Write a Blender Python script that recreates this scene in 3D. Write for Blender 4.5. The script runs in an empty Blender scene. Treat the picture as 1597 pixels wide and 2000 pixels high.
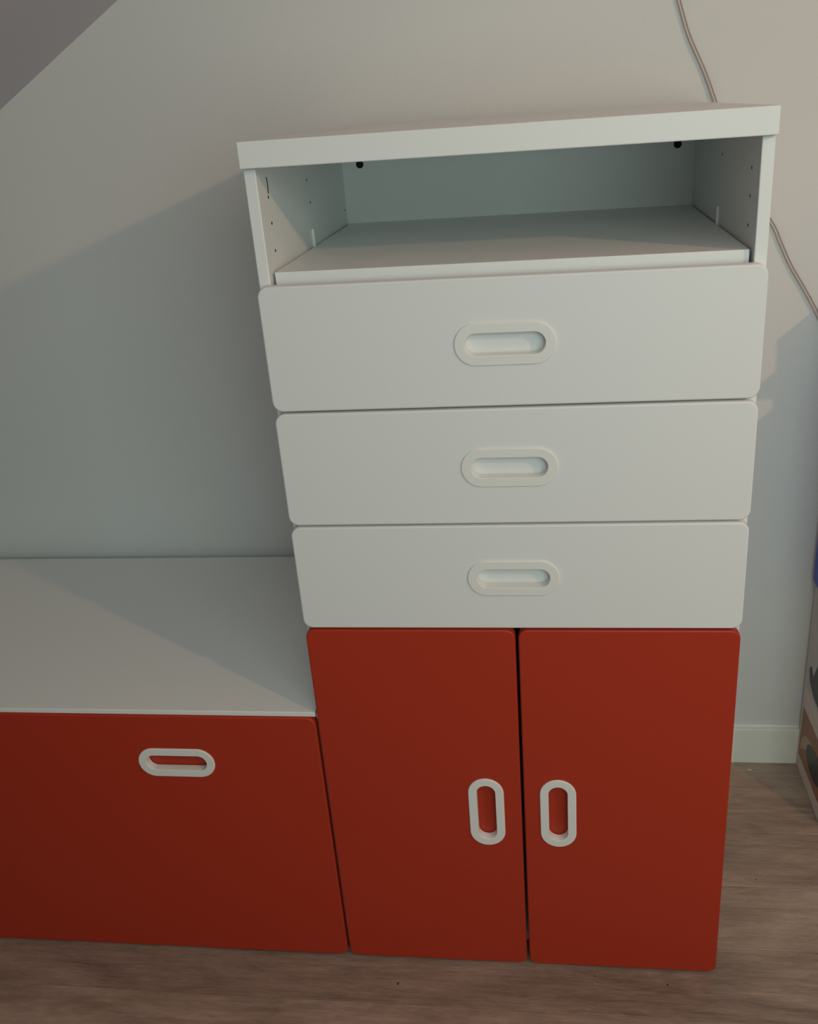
import bpy, bmesh, math, random
from mathutils import Matrix, Vector

# ------------------------------------------------------------------ camera
scene = bpy.context.scene
COL = scene.collection
F_PX, PX, PY = 1783.888, 52.52, -34.2            # focal length and principal point offset, pixels of 1597x2000
cam_d = bpy.data.cameras.new('camera')
cam = bpy.data.objects.new('camera', cam_d)
COL.objects.link(cam)
right = Vector((0.99169, 0.11006, -0.06590)).normalized()
down = Vector((-0.01680, -0.39760, -0.91741))
fwd = right.cross(down).normalized() * 1.0
if fwd.y < 0: fwd = -fwd
down = fwd.cross(right).normalized()
if down.z > 0: down = -down
m = Matrix((( right.x, -down.x, -fwd.x), (right.y, -down.y, -fwd.y), (right.z, -down.z, -fwd.z))).to_4x4()
m.translation = Vector((0.3531, -1.0836, 1.3110))
cam.matrix_world = m
cam_d.sensor_width = 36.0
cam_d.lens = F_PX / 2000 * 36.0
cam_d.shift_x = -PX / 2000
cam_d.shift_y = PY / 2000
cam_d.clip_start = 0.02
scene.camera = cam

# ------------------------------------------------------------------ light and exposure
scene.view_settings.view_transform = 'Standard'
scene.view_settings.look = 'None'
scene.view_settings.gamma = 1.0
scene.view_settings.use_curve_mapping = False
scene.view_settings.exposure = 0.0
world = bpy.data.worlds.new('world'); scene.world = world
world.use_nodes = True
world.node_tree.nodes['Background'].inputs[0].default_value = (0.80, 0.95, 1.0, 1)
world.node_tree.nodes['Background'].inputs[1].default_value = 0.195

def light(name, kind, loc, energy, colour, target=None, **kw):
    d = bpy.data.lights.new(name, kind); d.energy = energy; d.color = colour
    for k, v in kw.items(): setattr(d, k, v)
    o = bpy.data.objects.new(name, d); COL.objects.link(o); o.location = loc
    if target:
        o.rotation_euler = (Vector(target) - Vector(loc)).to_track_quat('-Z', 'Y').to_euler()
    return o
LAMP = (2.05, -1.31, 2.02)
light('bulb', 'POINT', LAMP, 39, (1.0, 0.61, 0.39), shadow_soft_size=0.035)
light('cool_fill', 'AREA', (0.95, -1.65, 1.33), 10.2, (0.76, 1.0, 0.93), (0.3, 0.2, 0.7), shape='RECTANGLE', size=1.1, size_y=1.1)  # added soft cool fill in front of the cabinets, no window modelled
light('camera_fill', 'AREA', (0.5, -1.6, 1.75), 2.2, (0.90, 1.0, 0.97), (0.3, 0.2, 0.7), shape='RECTANGLE', size=0.6, size_y=0.3)  # weak fill added just above the camera, not a fixture of the room


# ------------------------------------------------------------------ helpers
def tag(o, label=None, cat=None, group=None, kind=None):
    if label: o['label'] = label
    if cat: o['category'] = cat
    if group: o['group'] = group
    if kind: o['kind'] = kind
    return o

def empty(name, loc=(0, 0, 0)):
    o = bpy.data.objects.new(name, None); COL.objects.link(o); o.location = loc
    o.empty_display_size = 0.1
    return o

def link(name, bm, mat, parent=None, origin=None, smooth=None):
    """one mesh object; geometry is given in world coordinates"""
    bmesh.ops.recalc_face_normals(bm, faces=bm.faces)
    if smooth is not None:
        for f in bm.faces: f.smooth = True
        for e in bm.edges:
            if len(e.link_faces) == 2 and e.calc_face_angle(0) > math.radians(smooth): e.smooth = False
    for f in bm.faces:
        if smooth is not None and abs(f.normal.y) > 0.985: f.smooth = False
    if origin is None:
        vs = [v.co for v in bm.verts]
        origin = Vector((sum(v.x for v in vs), sum(v.y for v in vs), sum(v.z for v in vs))) / max(1, len(vs))
    origin = Vector(origin)
    bmesh.ops.translate(bm, verts=bm.verts, vec=-origin)
    me = bpy.data.meshes.new(name); bm.to_mesh(me); bm.free()
    for x in (mat if isinstance(mat, (list, tuple)) else [mat]): me.materials.append(x)
    o = bpy.data.objects.new(name, me); COL.objects.link(o)
    if parent is not None:
        o.parent = parent
        off = Vector((0, 0, 0)); q = parent
        while q is not None: off += q.location; q = q.parent
        o.location = origin - off
    else:
        o.location = origin
    return o

def box(bm, x0, x1, y0, y1, z0, z1, mi=0):
    g = bmesh.ops.create_cube(bm, size=1)
    bmesh.ops.scale(bm, vec=(x1 - x0, y1 - y0, z1 - z0), verts=g['verts'])
    bmesh.ops.translate(bm, vec=((x0 + x1) / 2, (y0 + y1) / 2, (z0 + z1) / 2), verts=g['verts'])
    for v in g['verts']:
        for f in v.link_faces: f.material_index = mi
    return g['verts']

def bbox(x0, x1, y0, y1, z0, z1, bev=0.0012, seg=2):
    bm = bmesh.new(); box(bm, x0, x1, y0, y1, z0, z1)
    if bev: bmesh.ops.bevel(bm, geom=list(bm.edges), offset=bev, segments=seg, profile=0.5, affect='EDGES')
    return bm

def rrect(cx, cz, w, h, r, n=8):
    pts = []
    for k, (sx, sz) in enumerate(((1, 1), (-1, 1), (-1, -1), (1, -1))):
        for i in range(n + 1):
            a = math.pi / 2 * (k + i / n)
            pts.append((cx + sx * (w / 2 - r) + r * math.cos(a), cz + sz * (h / 2 - r) + r * math.sin(a)))
    return pts

def loop(bm, pts, y):
    return [bm.verts.new((p[0], y, p[1])) for p in pts]

def skin(bm, A, B):
    n = len(A)
    for i in range(n):
        try: bm.faces.new((A[i], A[(i + 1) % n], B[(i + 1) % n], B[i]))
        except ValueError: pass

def cap_with_holes(bm, outer, holes):
    edges = []
    for L in [outer] + holes:
        for i in range(len(L)):
            a, b = L[i], L[(i + 1) % len(L)]
            e = bm.edges.get((a, b)) or bm.edges.new((a, b))
            edges.append(e)
    bmesh.ops.triangle_fill(bm, use_beauty=True, edges=edges, normal=(0, -1, 0))

def front_bm(x0, x1, z0, z1, holes, y0=0.0, y1=0.0140, r=0.0135, e=0.0022, cup=0.0122):
    """board with rounded corners, eased edges and stadium-shaped finger recesses; holes = (cx, cz, w, h)"""
    bm = bmesh.new()
    cx, cz, w, h = (x0 + x1) / 2, (z0 + z1) / 2, x1 - x0, z1 - z0
    rings = []
    for k in range(4):
        a = math.pi / 2 * k / 3
        ins = e * (1 - math.sin(a)); dy = e * (1 - math.cos(a))
        rings.append(loop(bm, rrect(cx, cz, w - 2 * ins, h - 2 * ins, r - ins), y0 + dy))
    for a, b in zip(rings, rings[1:]): skin(bm, a, b)
    hl = []
    for (hx, hz, hw, hh) in holes:
        P = rrect(hx, hz, hw, hh, min(hw, hh) / 2 - 1e-5, 10)
        A = loop(bm, P, y0); Bk = loop(bm, P, y0 + cup)
        skin(bm, A, Bk); bm.faces.new(Bk); hl.append(A)
    cap_with_holes(bm, rings[0], hl)
    back = loop(bm, rrect(cx, cz, w, h, r), y1)
    skin(bm, rings[-1], back); bm.faces.new(back)
    return bm

def handle_bm(cx, cz, w, h, t, depth=0.0105, proud=0.0022, y0=0.0):
    """stadium ring: flat flange standing proud of the front and a lining going into the recess"""
    bm = bmesh.new()
    n = 12
    def L(g, y): return loop(bm, rrect(cx, cz, w - 2 * g, h - 2 * g, min(w, h) / 2 - g - 1e-5, n), y)
    prof = [(0.0, y0 + 0.0002), (0.0, y0 - proud * 0.45), (0.0004, y0 - proud * 0.8), (0.0013, y0 - proud),
            (t - 0.0009, y0 - proud), (t - 0.0003, y0 - proud * 0.85), (t, y0 - proud * 0.4), (t, y0 + depth),
            (t - 0.0011, y0 + depth), (t - 0.0011, y0 + 0.0002)]
    R = [L(*p) for p in prof]
    for a, b in zip(R, R[1:] + R[:1]): skin(bm, a, b)
    return bm

def disc_bm(c, r, axis, depth, n=16):
    bm = bmesh.new()
    g = bmesh.ops.create_cone(bm, cap_ends=True, segments=n, radius1=r, radius2=r, depth=depth)
    if axis == 'x': bmesh.ops.rotate(bm, verts=bm.verts, matrix=Matrix.Rotation(math.pi / 2, 3, 'Y'))
    if axis == 'y': bmesh.ops.rotate(bm, verts=bm.verts, matrix=Matrix.Rotation(math.pi / 2, 3, 'X'))
    bmesh.ops.translate(bm, verts=bm.verts, vec=c)
    return bm

def smooth_path(pts, sub=8):
    P = [Vector(p) for p in pts]; P = [2 * P[0] - P[1]] + P + [2 * P[-1] - P[-2]]; out = []
    for i in range(1, len(P) - 2):
        for k in range(sub):
            t = k / sub
            out.append(0.5 * ((2 * P[i]) + (-P[i - 1] + P[i + 1]) * t + (2 * P[i - 1] - 5 * P[i] + 4 * P[i + 1] - P[i + 2]) * t * t
                              + (-P[i - 1] + 3 * P[i] - 3 * P[i + 1] + P[i + 2]) * t ** 3))
    out.append(P[-2]); return out

def tube_bm(path, r, n=8):
    bm = bmesh.new(); prev = None
    for i, p in enumerate(path):
        d = (path[min(i + 1, len(path) - 1)] - path[max(i - 1, 0)]).normalized()
        u = d.cross(Vector((0, 1, 0))).normalized(); v = d.cross(u)
        L = [bm.verts.new(p + r * (math.cos(2 * math.pi * k / n) * u + math.sin(2 * math.pi * k / n) * v)) for k in range(n)]
        if prev: skin(bm, prev, L)
        else: bm.faces.new(L)
        prev = L
    bm.faces.new(prev)
    return bm

# ------------------------------------------------------------------ materials
def mat(name, colour, rough=0.5, spec=0.4, bump=0.0, bump_scale=300.0, var=0.0, var_scale=3.0, coat=0.0):
    m = bpy.data.materials.new(name); m.use_nodes = True
    N, Lk = m.node_tree.nodes, m.node_tree.links
    b = N['Principled BSDF']
    b.inputs['Base Color'].default_value = (*colour, 1)
    b.inputs['Roughness'].default_value = rough
    b.inputs['Specular IOR Level'].default_value = spec
    b.inputs['Coat Weight'].default_value = coat
    tc = N.new('ShaderNodeTexCoord')
    if var:
        nz = N.new('ShaderNodeTexNoise'); nz.inputs['Scale'].default_value = var_scale; nz.inputs['Detail'].default_value = 5
        mp = N.new('ShaderNodeMapRange'); mp.inputs['To Min'].default_value = 1 - var; mp.inputs['To Max'].default_value = 1 + var
        hs = N.new('ShaderNodeHueSaturation'); hs.inputs['Color'].default_value = (*colour, 1)
        Lk.new(tc.outputs['Object'], nz.inputs['Vector']); Lk.new(nz.outputs['Fac'], mp.inputs['Value'])
        Lk.new(mp.outputs[0], hs.inputs['Value']); Lk.new(hs.outputs['Color'], b.inputs['Base Color'])
    if bump:
        n2 = N.new('ShaderNodeTexNoise'); n2.inputs['Scale'].default_value = bump_scale; n2.inputs['Detail'].default_value = 3
        bp = N.new('ShaderNodeBump'); bp.inputs['Strength'].default_value = bump; bp.inputs['Distance'].default_value = 0.001
        Lk.new(tc.outputs['Object'], n2.inputs['Vector']); Lk.new(n2.outputs['Fac'], bp.inputs['Height'])
        Lk.new(bp.outputs['Normal'], b.inputs['Normal'])
    return m

M_WHITE = mat('white_lacquered_board', (0.80, 0.80, 0.785), 0.42, 0.4, bump=0.03, bump_scale=450, var=0.008, var_scale=9)
M_FRONT = mat('white_painted_front', (0.78, 0.775, 0.77), 0.45, 0.4, bump=0.03, bump_scale=420, var=0.008, var_scale=6)
M_RED = mat('red_painted_front', (0.435, 0.036, 0.014), 0.42, 0.3, bump=0.03, bump_scale=420, var=0.02, var_scale=5)
M_PLASTIC = mat('white_plastic', (0.80, 0.79, 0.76), 0.38, 0.45, bump=0.02, bump_scale=500)
M_WALL = mat('wall_paint', (0.74, 0.735, 0.715), 0.85, 0.2, bump=0.25, bump_scale=160, var=0.012, var_scale=4)
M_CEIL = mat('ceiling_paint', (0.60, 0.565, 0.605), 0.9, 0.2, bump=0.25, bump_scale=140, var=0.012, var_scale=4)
M_BASE = mat('baseboard_paint', (0.86, 0.86, 0.78), 0.5, 0.4, bump=0.05, bump_scale=200)
M_DARK = mat('dark_hole', (0.012, 0.012, 0.012), 0.7, 0.2)
M_CARD = mat('carton_card', (0.60, 0.53, 0.50), 0.7, 0.25, bump=0.06, bump_scale=180)
M_BROWN = mat('print_brown', (0.30, 0.15, 0.085), 0.5, 0.3)
M_TAN = mat('print_tan', (0.42, 0.31, 0.25), 0.5, 0.3)
M_GREY = mat('print_grey', (0.46, 0.45, 0.44), 0.5, 0.3, var=0.12, var_scale=20)
M_BLACK = mat('print_black', (0.02, 0.02, 0.022), 0.4, 0.4)
M_BLUE = mat('blue_plastic', (0.02, 0.06, 0.42), 0.4, 0.5)
M_WIREA = mat('pale_wire', (0.62, 0.55, 0.50), 0.4, 0.5)
M_WIREB = mat('taupe_wire', (0.36, 0.29, 0.26), 0.4, 0.5)
M_CRUMB = mat('crumb_dark', (0.03, 0.02, 0.015), 0.8, 0.2)
M_PAPER = mat('scrap_white', (0.75, 0.74, 0.70), 0.8, 0.2)
M_MARK = mat('scuff_grey', (0.30, 0.29, 0.26), 0.8, 0.1)

def wood_mat():
    m = bpy.data.materials.new('floor_laminate'); m.use_nodes = True
    N, L = m.node_tree.nodes, m.node_tree.links
    b = N['Principled BSDF']; b.inputs['Roughness'].default_value = 0.48; b.inputs['Specular IOR Level'].default_value = 0.35
    tc = N.new('ShaderNodeTexCoord'); oi = N.new('ShaderNodeObjectInfo')
    off = N.new('ShaderNodeVectorMath'); off.operation = 'MULTIPLY_ADD'
    comb = N.new('ShaderNodeCombineXYZ')
    for i in range(3): L.new(oi.outputs['Random'], comb.inputs[i])
    L.new(comb.outputs[0], off.inputs[0]); off.inputs[1].default_value = (17, 31, 7); L.new(tc.outputs['Object'], off.inputs[2])
    def noise(scale, vec, detail=4, rough=0.55, dist=0.0):
        mp = N.new('ShaderNodeMapping'); mp.inputs['Scale'].default_value = vec; L.new(off.outputs[0], mp.inputs['Vector'])
        n = N.new('ShaderNodeTexNoise'); n.inputs['Scale'].default_value = scale; n.inputs['Detail'].default_value = detail
        n.inputs['Roughness'].default_value = rough; n.inputs['Distortion'].default_value = dist
        L.new(mp.outputs[0], n.inputs['Vector']); return n.outputs['Fac']
    broad = noise(3.0, (1.0, 3.6, 1), 4, 0.55, 0.8)
    fine = noise(26, (0.30, 4.5, 1), 7, 0.75)
    pores = noise(170, (0.35, 2.6, 1), 3, 0.6)
    # cathedral figure: rings of a slowly warped field
    wv = N.new('ShaderNodeMath'); wv.operation = 'MULTIPLY'; L.new(noise(1.6, (1.6, 6.5, 1), 2, 0.4, 0.8), wv.inputs[0]); wv.inputs[1].default_value = 48
    sn = N.new('ShaderNodeMath'); sn.operation = 'SINE'; L.new(wv.outputs[0], sn.inputs[0])
    knots = noise(9, (0.8, 1.7, 1), 2, 0.5)
    kr = N.new('ShaderNodeMapRange'); L.new(knots, kr.inputs['Value']); kr.inputs['From Min'].default_value = 0.66; kr.inputs['From Max'].default_value = 0.78
    def mathn(op, a, bb, c=None):
        n = N.new('ShaderNodeMath'); n.operation = op
        for i, s in enumerate((a, bb, c)):
            if s is None: continue
            if isinstance(s, (int, float)): n.inputs[i].default_value = s
            else: L.new(s, n.inputs[i])
        return n.outputs[0]
    s = mathn('MULTIPLY_ADD', sn.outputs[0], 0.028, 0.0)
    s = mathn('ADD', s, mathn('MULTIPLY', broad, 0.55))
    s = mathn('ADD', s, mathn('MULTIPLY', fine, 0.50))
    s = mathn('ADD', s, mathn('MULTIPLY', pores, 0.30))
    s = mathn('SUBTRACT', s, mathn('MULTIPLY', kr.outputs[0], 0.16))
    s = mathn('ADD', s, mathn('MULTIPLY', oi.outputs['Random'], 0.10))
    cr = N.new('ShaderNodeValToRGB'); L.new(s, cr.inputs[0])
    cr.color_ramp.elements[0].position = 0.50; cr.color_ramp.elements[0].color = (0.165, 0.115, 0.090, 1)
    cr.color_ramp.elements[1].position = 0.96; cr.color_ramp.elements[1].color = (0.47, 0.36, 0.285, 1)
    e = cr.color_ramp.elements.new(0.74); e.color = (0.320, 0.232, 0.180, 1)
    L.new(cr.outputs[0], b.inputs['Base Color'])
    bp = N.new('ShaderNodeBump'); bp.inputs['Strength'].default_value = 0.12; bp.inputs['Distance'].default_value = 0.0006
    L.new(fine, bp.inputs['Height']); L.new(bp.outputs[0], b.inputs['Normal'])
    return m
M_WOOD = wood_mat()

# ------------------------------------------------------------------ setting
FZ = -0.006                      # finished floor level
WY = 0.530                       # wall surface
BY = 0.518                       # baseboard face
X0, X1, Y0 = -2.3, 3.0, -2.9
def slope_z(x): return 1.4997 + (x + 0.3342) * 0.6068
ZR = 2.62; XR = (ZR - 1.4997) / 0.6068 - 0.3342
KX = X0
bm = bmesh.new()
prof = [(X0, FZ - 0.02), (X1, FZ - 0.02), (X1, ZR + 0.02), (XR, ZR + 0.02), (X0, slope_z(X0) + 0.02)]
A = loop(bm, prof, WY); Bk = loop(bm, prof, WY + 0.12); bm.faces.new(A); bm.faces.new(Bk); skin(bm, A, Bk)
tag(link('wall_back', bm, M_WALL), 'pale painted gable wall behind the cabinets', kind='structure')
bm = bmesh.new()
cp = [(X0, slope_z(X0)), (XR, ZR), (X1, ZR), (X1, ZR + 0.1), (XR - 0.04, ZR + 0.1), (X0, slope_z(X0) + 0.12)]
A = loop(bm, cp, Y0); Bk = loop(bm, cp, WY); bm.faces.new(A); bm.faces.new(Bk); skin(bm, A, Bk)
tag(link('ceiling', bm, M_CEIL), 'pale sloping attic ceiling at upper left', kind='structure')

# floor: base slab and separate planks
PW = 0.133; SEAM0 = -0.083
floor = link('floor', bbox(X0, X1, Y0, WY, FZ - 0.06, FZ - 0.0085, 0), mat('subfloor', (0.05, 0.035, 0.028), 0.9), origin=(0, 0, FZ - 0.0085))
tag(floor, 'grey-brown oak laminate floor', kind='structure')
rnd = random.Random(5)
def plank_mesh(length, width):
    bm = bmesh.new(); g = 0.00025; e = 0.0006
    box(bm, g, length - g, g, width - g, -0.008, 0)
    top = [ed for ed in bm.edges if all(v.co.z > -0.001 for v in ed.verts)]
    bmesh.ops.bevel(bm, geom=top, offset=e, segments=1, affect='EDGES')
    bmesh.ops.recalc_face_normals(bm, faces=bm.faces)
    me = bpy.data.meshes.new('plank'); bm.to_mesh(me); bm.free(); me.materials.append(M_WOOD); return me
full = plank_mesh(1.40, PW)
cache = {}
k0 = math.ceil((Y0 - SEAM0) / PW); k1 = int(math.ceil((BY - SEAM0) / PW))
for k in range(k0, k1):
    ys = SEAM0 + k * PW; w = min(PW, WY - ys)
    start = {0: -0.63, -1: -0.64, 1: -0.35, 2: 0.0, 3: -0.2, 4: -0.45}.get(k, X0 + rnd.random() * 1.1 - 1.1)
    while start > X0: start -= 1.40
    x = start
    while x < X1:
        a, b2 = max(x, X0), min(x + 1.40, X1)
        if b2 - a > 0.03:
            key = (round(b2 - a, 4), round(w, 4))
            if key == (1.40, round(PW, 4)): me = full
            else:
                if key not in cache: cache[key] = plank_mesh(b2 - a, w)
                me = cache[key]
            o = bpy.data.objects.new('plank', me); COL.objects.link(o); o.parent = floor
            o.location = (a, ys, 0.0085)
        x += 1.40

bb = bmesh.new()
prof = [(BY, FZ), (BY, 0.0772), (BY + 0.0008, 0.0785), (WY - 0.0015, 0.0785), (WY - 0.0012, 0.0815), (WY, 0.0822), (WY, FZ)]
va = [bb.verts.new((0.55, y, z)) for y, z in prof]; vb = [bb.verts.new((X1, y, z)) for y, z in prof]
skin(bb, va, vb); bb.faces.new(va); bb.faces.new(vb)
tag(link('baseboard_back', bb, M_BASE), 'cream painted baseboard at the foot of the back wall', kind='structure')

# ------------------------------------------------------------------ tall cabinet
TH = 0.0145; SY = 0.0150; DEP = 0.506; TOPZ = 1.2858; TOPB = 1.2562; SHZ = 1.1338; SHT = 0.0180
HW, HH, HT = 0.1235, 0.0530, 0.0127
cab = tag(empty('storage_cabinet', (0.3, 0.25, FZ)), 'tall white cabinet with open top shelf, three white drawers and two red doors', 'cabinet')
link('top_panel', bbox(0.0, 0.6, 0.0028, DEP, TOPB, TOPZ), M_WHITE, cab)
link('side_panel', bbox(0.0, TH, SY, DEP, 0.012, TOPB - 0.0006), M_WHITE, cab)
link('side_panel', bbox(0.6 - TH, 0.6, SY, DEP, 0.012, TOPB - 0.0006), M_WHITE, cab)
back = link('back_panel', bbox(TH, 0.6 - TH, DEP - 0.006, DEP - 0.001, 0.03, TOPB - 0.0006, 0), M_WHITE, cab)
link('bottom_panel', bbox(TH, 0.6 - TH, SY + 0.02, DEP - 0.006, 0.012, 0.030), M_WHITE, cab)
link('divider_panel', bbox(TH, 0.6 - TH, SY + 0.004, DEP - 0.006, 0.631, 0.649), M_WHITE, cab)
shelf = link('shelf', bbox(TH + 0.0042, 0.6 - TH - 0.0035, SY + 0.0095, DEP - 0.0062, SHZ - SHT, SHZ, 0.0008), M_WHITE, cab)
for fx in (0.03, 0.57):
    for fy in (0.05, 0.46): link('foot', disc_bm((fx, fy, (FZ + 0.012) / 2), 0.012, 'z', 0.012 - FZ), M_DARK, cab)
# screw holes in the back panel
for hx in (0.0445, 0.5585):
    link('screw_hole', disc_bm((hx, DEP - 0.0062, 1.2270), 0.0062, 'y', 0.0012, 20), M_DARK, back)
# shelf pins, white clips standing above the shelf at the sides
sides = [o for o in cab.children if o.name.startswith('side_panel')]
for sx, sgn in ((TH, 1), (0.6 - TH, -1)):
    bm = bmesh.new()
    y = 0.249 if sgn > 0 else 0.258
    box(bm, min(sx, sx + sgn * 0.0034), max(sx, sx + sgn * 0.0034), y - 0.0032, y + 0.0032, SHZ - 0.004, SHZ + 0.0235)
    bmesh.ops.bevel(bm, geom=list(bm.edges), offset=0.0009, segments=2, affect='EDGES')
    link('shelf_clip', bm, M_PLASTIC, cab)
# rows of pin holes
for si, xs in ((0, TH), (1, 0.6 - TH)):
    holes = [(0.0545, 1.2200), (0.0545, 1.1890), (0.0545, 1.1560), (0.252, 1.2240), (0.258, 1.1930), (0.488, 1.1570)] if si == 0 else \
            [(0.0600, 1.2200), (0.0600, 1.1890), (0.0600, 1.1560), (0.252, 1.2240)]
    for (y, z) in holes:
        link('pin_hole', disc_bm((xs, y, z), 0.0021, 'x', 0.0004, 12), M_DARK, sides[si])
link('scratch', tube_bm(smooth_path([(TH + 0.0003, 0.0550, 1.2430), (TH + 0.0003, 0.0568, 1.2335), (TH + 0.0003, 0.0545, 1.2240)]), 0.0006, 6), M_DARK, sides[0])

def front(name, x0, x1, z0, z1, m, holes, parent, group=None, hw=None):
    """holes: (cx, cz, vertical?)"""
    hs = []
    for cx, cz, vert in holes:
        w, h = (0.0540, 0.1280) if vert else (HW, HH)
        hs.append((cx, cz, w, h))
    t = 0.0130
    o = link(name, front_bm(x0, x1, z0, z1, [(a, b, w - 2 * t + 0.0026, h - 2 * t + 0.0026) for a, b, w, h in hs]), m, parent, smooth=35)
    for a, b, w, h in hs:
        link('handle', handle_bm(a, b, w, h, t), M_PLASTIC, o, smooth=35)
    return o

ZS = [1.1208, 0.9604, 0.7997, 0.6398, -0.0020]
for i in range(3):
    d = front('drawer', 0.0, 0.6, ZS[i + 1] + 0.0016, ZS[i] - (0 if i == 0 else 0.0016), M_FRONT, [(0.2985, (ZS[i] + ZS[i + 1]) / 2 + 0.0002 * i, False)], cab)
    # drawer tray behind the front
    z0 = ZS[i + 1] + 0.02; z1 = ZS[i] - 0.035
    b2 = bmesh.new()
    box(b2, TH + 0.013, 0.6 - TH - 0.013, 0.0145, 0.47, z0, z0 + 0.008)
    for xa in (TH + 0.013, 0.6 - TH - 0.025): box(b2, xa, xa + 0.012, 0.0145, 0.47, z0 + 0.008, z1)
    box(b2, TH + 0.025, 0.6 - TH - 0.025, 0.458, 0.47, z0 + 0.008, z1)
    link('drawer_tray', b2, M_WHITE, d)
front('door', 0.0005, 0.2978, ZS[4], ZS[3] - 0.0016, M_RED, [(0.2450, 0.3163, True)], cab)
front('door', 0.3020, 0.5995, ZS[4], ZS[3] - 0.0016, M_RED, [(0.3528, 0.3168, True)], cab)

# ------------------------------------------------------------------ bench
BX0, BX1 = -0.9035, -0.0032
bench = tag(empty('storage_bench', ((BX0 + BX1) / 2, 0.25, FZ)), 'low white-topped bench with one wide red drawer, left of the tall cabinet', 'bench')
BZ = 0.4940
link('top_panel', bbox(BX0, BX1, 0.0028, 0.5095, BZ - 0.0084, BZ, 0.0014, 3), M_WHITE, bench)
link('side_panel', bbox(BX0, BX0 + TH, SY, 0.5095, 0.012, BZ - 0.0088), M_WHITE, bench)
link('side_panel', bbox(BX1 - TH, BX1, SY, 0.5095, 0.012, BZ - 0.0088), M_WHITE, bench)
link('back_panel', bbox(BX0 + TH, BX1 - TH, 0.5045, 0.5090, 0.01, BZ - 0.0088, 0), M_WHITE, bench)
link('bottom_panel', bbox(BX0 + TH, BX1 - TH, SY + 0.02, 0.5045, 0.012, 0.030), M_WHITE, bench)
for fx in (BX0 + 0.03, BX1 - 0.03):
    for fy in (0.05, 0.46): link('foot', disc_bm((fx, fy, (FZ + 0.012) / 2), 0.012, 'z', 0.012 - FZ), M_DARK, bench)
front('drawer', BX0, BX1 - 0.0006, ZS[4], 0.4852, M_RED, [(-0.2338, 0.3982, False), (-0.6729, 0.3982, False)], bench)

# ------------------------------------------------------------------ cord on the wall
pts = [(0.475, 0.5245, 1.80), (0.505, 0.5245, 1.62), (0.532, 0.5245, 1.51), (0.5563, 0.5245, 1.4317), (0.5693, 0.5245, 1.3924), (0.5787, 0.5240, 1.3705), (0.5957, 0.524, 1.3369), (0.6075, 0.5235, 1.3106),
       (0.6185, 0.523, 1.2830), (0.648, 0.523, 1.215), (0.683, 0.5235, 1.145), (0.7205, 0.5245, 1.0908), (0.735, 0.524, 1.0612), (0.7545, 0.524, 1.0227), (0.7784, 0.5235, 0.985), (0.8049, 0.523, 0.9396), (0.835, 0.5235, 0.88)]
cord = tag(empty('cord', (0.475, 0.5245, 1.80)), 'thin pale twin cord hanging down the wall behind the tall cabinet', 'cord')
path = smooth_path(pts)
link('wire', tube_bm([p + Vector((-0.0013, 0, -0.0004)) for p in path], 0.0017), M_WIREA, cord, smooth=60)
tag(link('wire', tube_bm([p + Vector((0.0012, 0.0004, 0.0004)) for p in path], 0.0014), M_WIREB, cord, smooth=60), 'taupe wire')

# ------------------------------------------------------------------ cartons stacked by the right edge
def flat(pts, x, t=0.0006):
    """thin printed patch on a left-facing side; pts = (y, z)"""
    bm = bmesh.new()
    a = [bm.verts.new((x - t, y, z)) for y, z in pts]; b = [bm.verts.new((x, y, z)) for y, z in pts]
    bm.faces.new(a); bm.faces.new(b); skin(bm, a, b); return bm
def ell(cy, cz, ry, rz, rot=0, n=24):
    return [(cy + ry * math.cos(t) * math.cos(rot) - rz * math.sin(t) * math.sin(rot), cz + ry * math.cos(t) * math.sin(rot) + rz * math.sin(t) * math.cos(rot)) for t in [2 * math.pi * k / n for k in range(n)]]
CXL = 0.8475; CYF = 0.338; CYB = 0.5175
c1 = tag(empty('carton', (1.05, 0.43, FZ)), 'carton with brown printed side on the floor at the right edge', 'carton')
link('carton_body', bbox(CXL, 1.25, CYF, CYB, FZ, 0.166, 0.0015), M_CARD, c1)
link('side_print', flat([(0.352, 0.030), (0.506, 0.030), (0.508, 0.045), (0.506, 0.146), (0.352, 0.146)], CXL), M_BROWN, c1)
tag(link('printed_band', flat([(0.352, 0.098), (0.400, 0.112), (0.440, 0.112), (0.475, 0.100), (0.495, 0.078), (0.499, 0.055), (0.492, 0.052), (0.476, 0.066), (0.452, 0.080), (0.42, 0.086), (0.352, 0.070)], CXL - 0.0006), M_TAN, c1), 'tan curved band')
tag(link('printed_pan', flat(ell(0.405, 0.082, 0.052, 0.030, 0.0), CXL - 0.0012), M_BLACK, c1), 'black printed pan')
c2 = tag(empty('carton', (1.05, 0.43, 0.166)), 'carton with grey printed side, on top of the brown-printed carton', 'carton')
link('carton_body', bbox(CXL, 1.25, CYF + 0.001, CYB, 0.1665, 0.428, 0.0015), M_CARD, c2)
link('side_print', flat([(0.352, 0.196), (0.508, 0.196), (0.508, 0.418), (0.352, 0.418)], CXL), M_GREY, c2)
tag(link('printed_object', flat([(0.352, 0.21), (0.40, 0.205), (0.452, 0.208), (0.484, 0.222), (0.494, 0.246), (0.484, 0.258), (0.468, 0.243), (0.455, 0.268), (0.44, 0.30), (0.40, 0.31), (0.352, 0.30)], CXL - 0.0006), M_BLACK, c2), 'black printed object')
c3 = tag(empty('storage_crate', (1.05, 0.43, 0.4285)), 'deep blue plastic crate on top of the grey-printed carton', 'crate')
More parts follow.
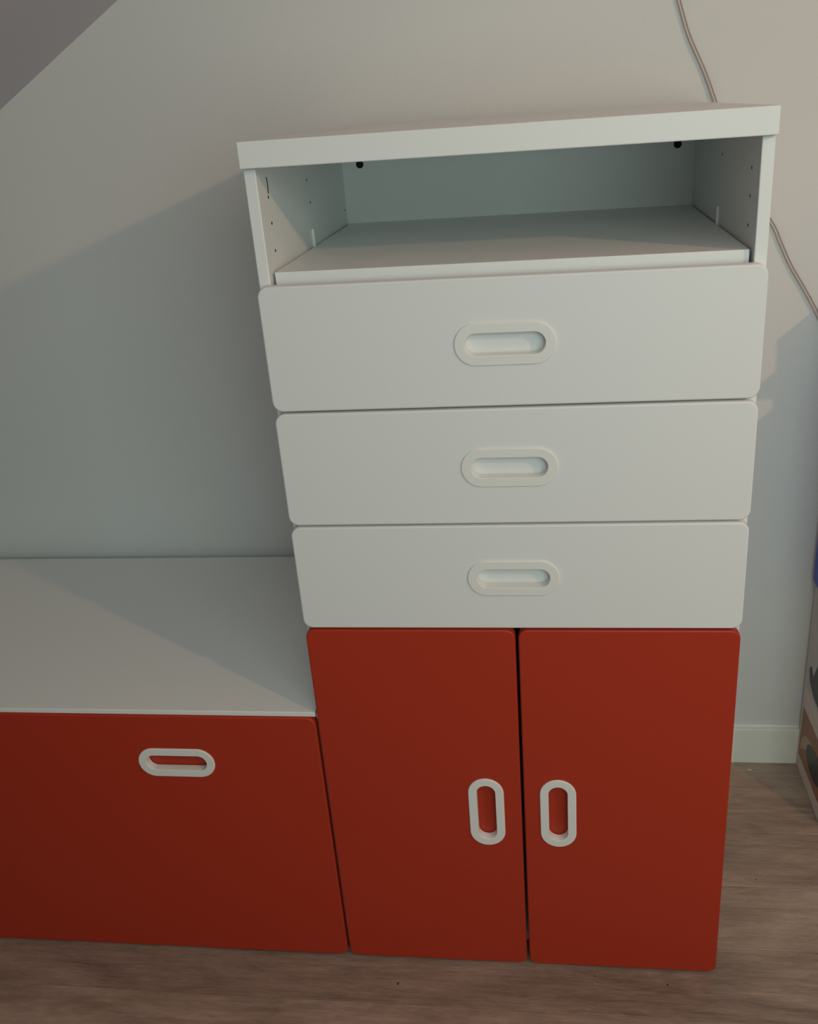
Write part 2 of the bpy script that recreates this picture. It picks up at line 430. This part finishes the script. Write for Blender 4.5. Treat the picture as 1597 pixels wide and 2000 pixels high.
link('crate_body', bbox(CXL - 0.0070, 1.22, CYF + 0.004, CYB, 0.4285, 0.858, 0.006, 3), M_BLUE, c3)
link('rim', bbox(CXL - 0.002, 1.235, CYF - 0.002, CYB + 0.004, 0.858, 0.870, 0.003), M_BLUE, c3)
c4 = tag(empty('storage_case', (1.05, 0.45, 0.870)), 'blue case with a projecting lid rim, topmost of the stack', 'case')
link('case_body', bbox(CXL + 0.0005, 1.2, 0.381, CYB, 0.8705, 0.968, 0.003), M_BLUE, c4)
link('lid', bbox(CXL - 0.0005, 1.205, 0.380, CYB, 0.968, 0.988, 0.003), M_BLUE, c4)
link('carry_grip', bbox(CXL + 0.001, 1.0, 0.338, 0.381, 0.916, 0.936, 0.003), M_BLUE, c4)

# ------------------------------------------------------------------ crumbs and scraps on the floor
def scrap(x, y, s, m, label, cat, elong=1.0, rot=0.0, name='crumb', group=None, h=0.5):
    bm = bmesh.new(); bmesh.ops.create_icosphere(bm, subdivisions=1, radius=1)
    r = random.Random(int(x * 999 + y * 77))
    for v in bm.verts: v.co *= r.uniform(0.75, 1.15)
    bmesh.ops.scale(bm, verts=bm.verts, vec=(s * elong, s, s * h))
    bmesh.ops.rotate(bm, verts=bm.verts, matrix=Matrix.Rotation(rot, 3, 'Z'))
    zmin = min(v.co.z for v in bm.verts)
    bmesh.ops.translate(bm, verts=bm.verts, vec=(x, y, FZ - zmin))
    return tag(link(name, bm, m), label, cat, group)
scrap(0.7495, 0.494, 0.0022, M_PAPER, 'white scrap of lint on the floor by the baseboard', 'scrap', 2.6, -0.5, 'lint', h=0.3)
scrap(0.0883, -0.0475, 0.0013, M_CRUMB, 'dark crumb on the floor below the left red door', 'crumb', 2.6, 1.45)
scrap(0.5212, -0.0245, 0.0011, M_CRUMB, 'dark crumb on the floor below the right red door', 'crumb', 2.0, 1.4)
scrap(0.4070, -0.0150, 0.0009, M_CRUMB, 'tiny crumb close to the right red door foot', 'crumb', 1.5, 1.2)
scrap(0.7025, 0.1995, 0.0013, M_CRUMB, 'dark crumb on the floor right of the tall cabinet', 'crumb', 1.2, 0.2)
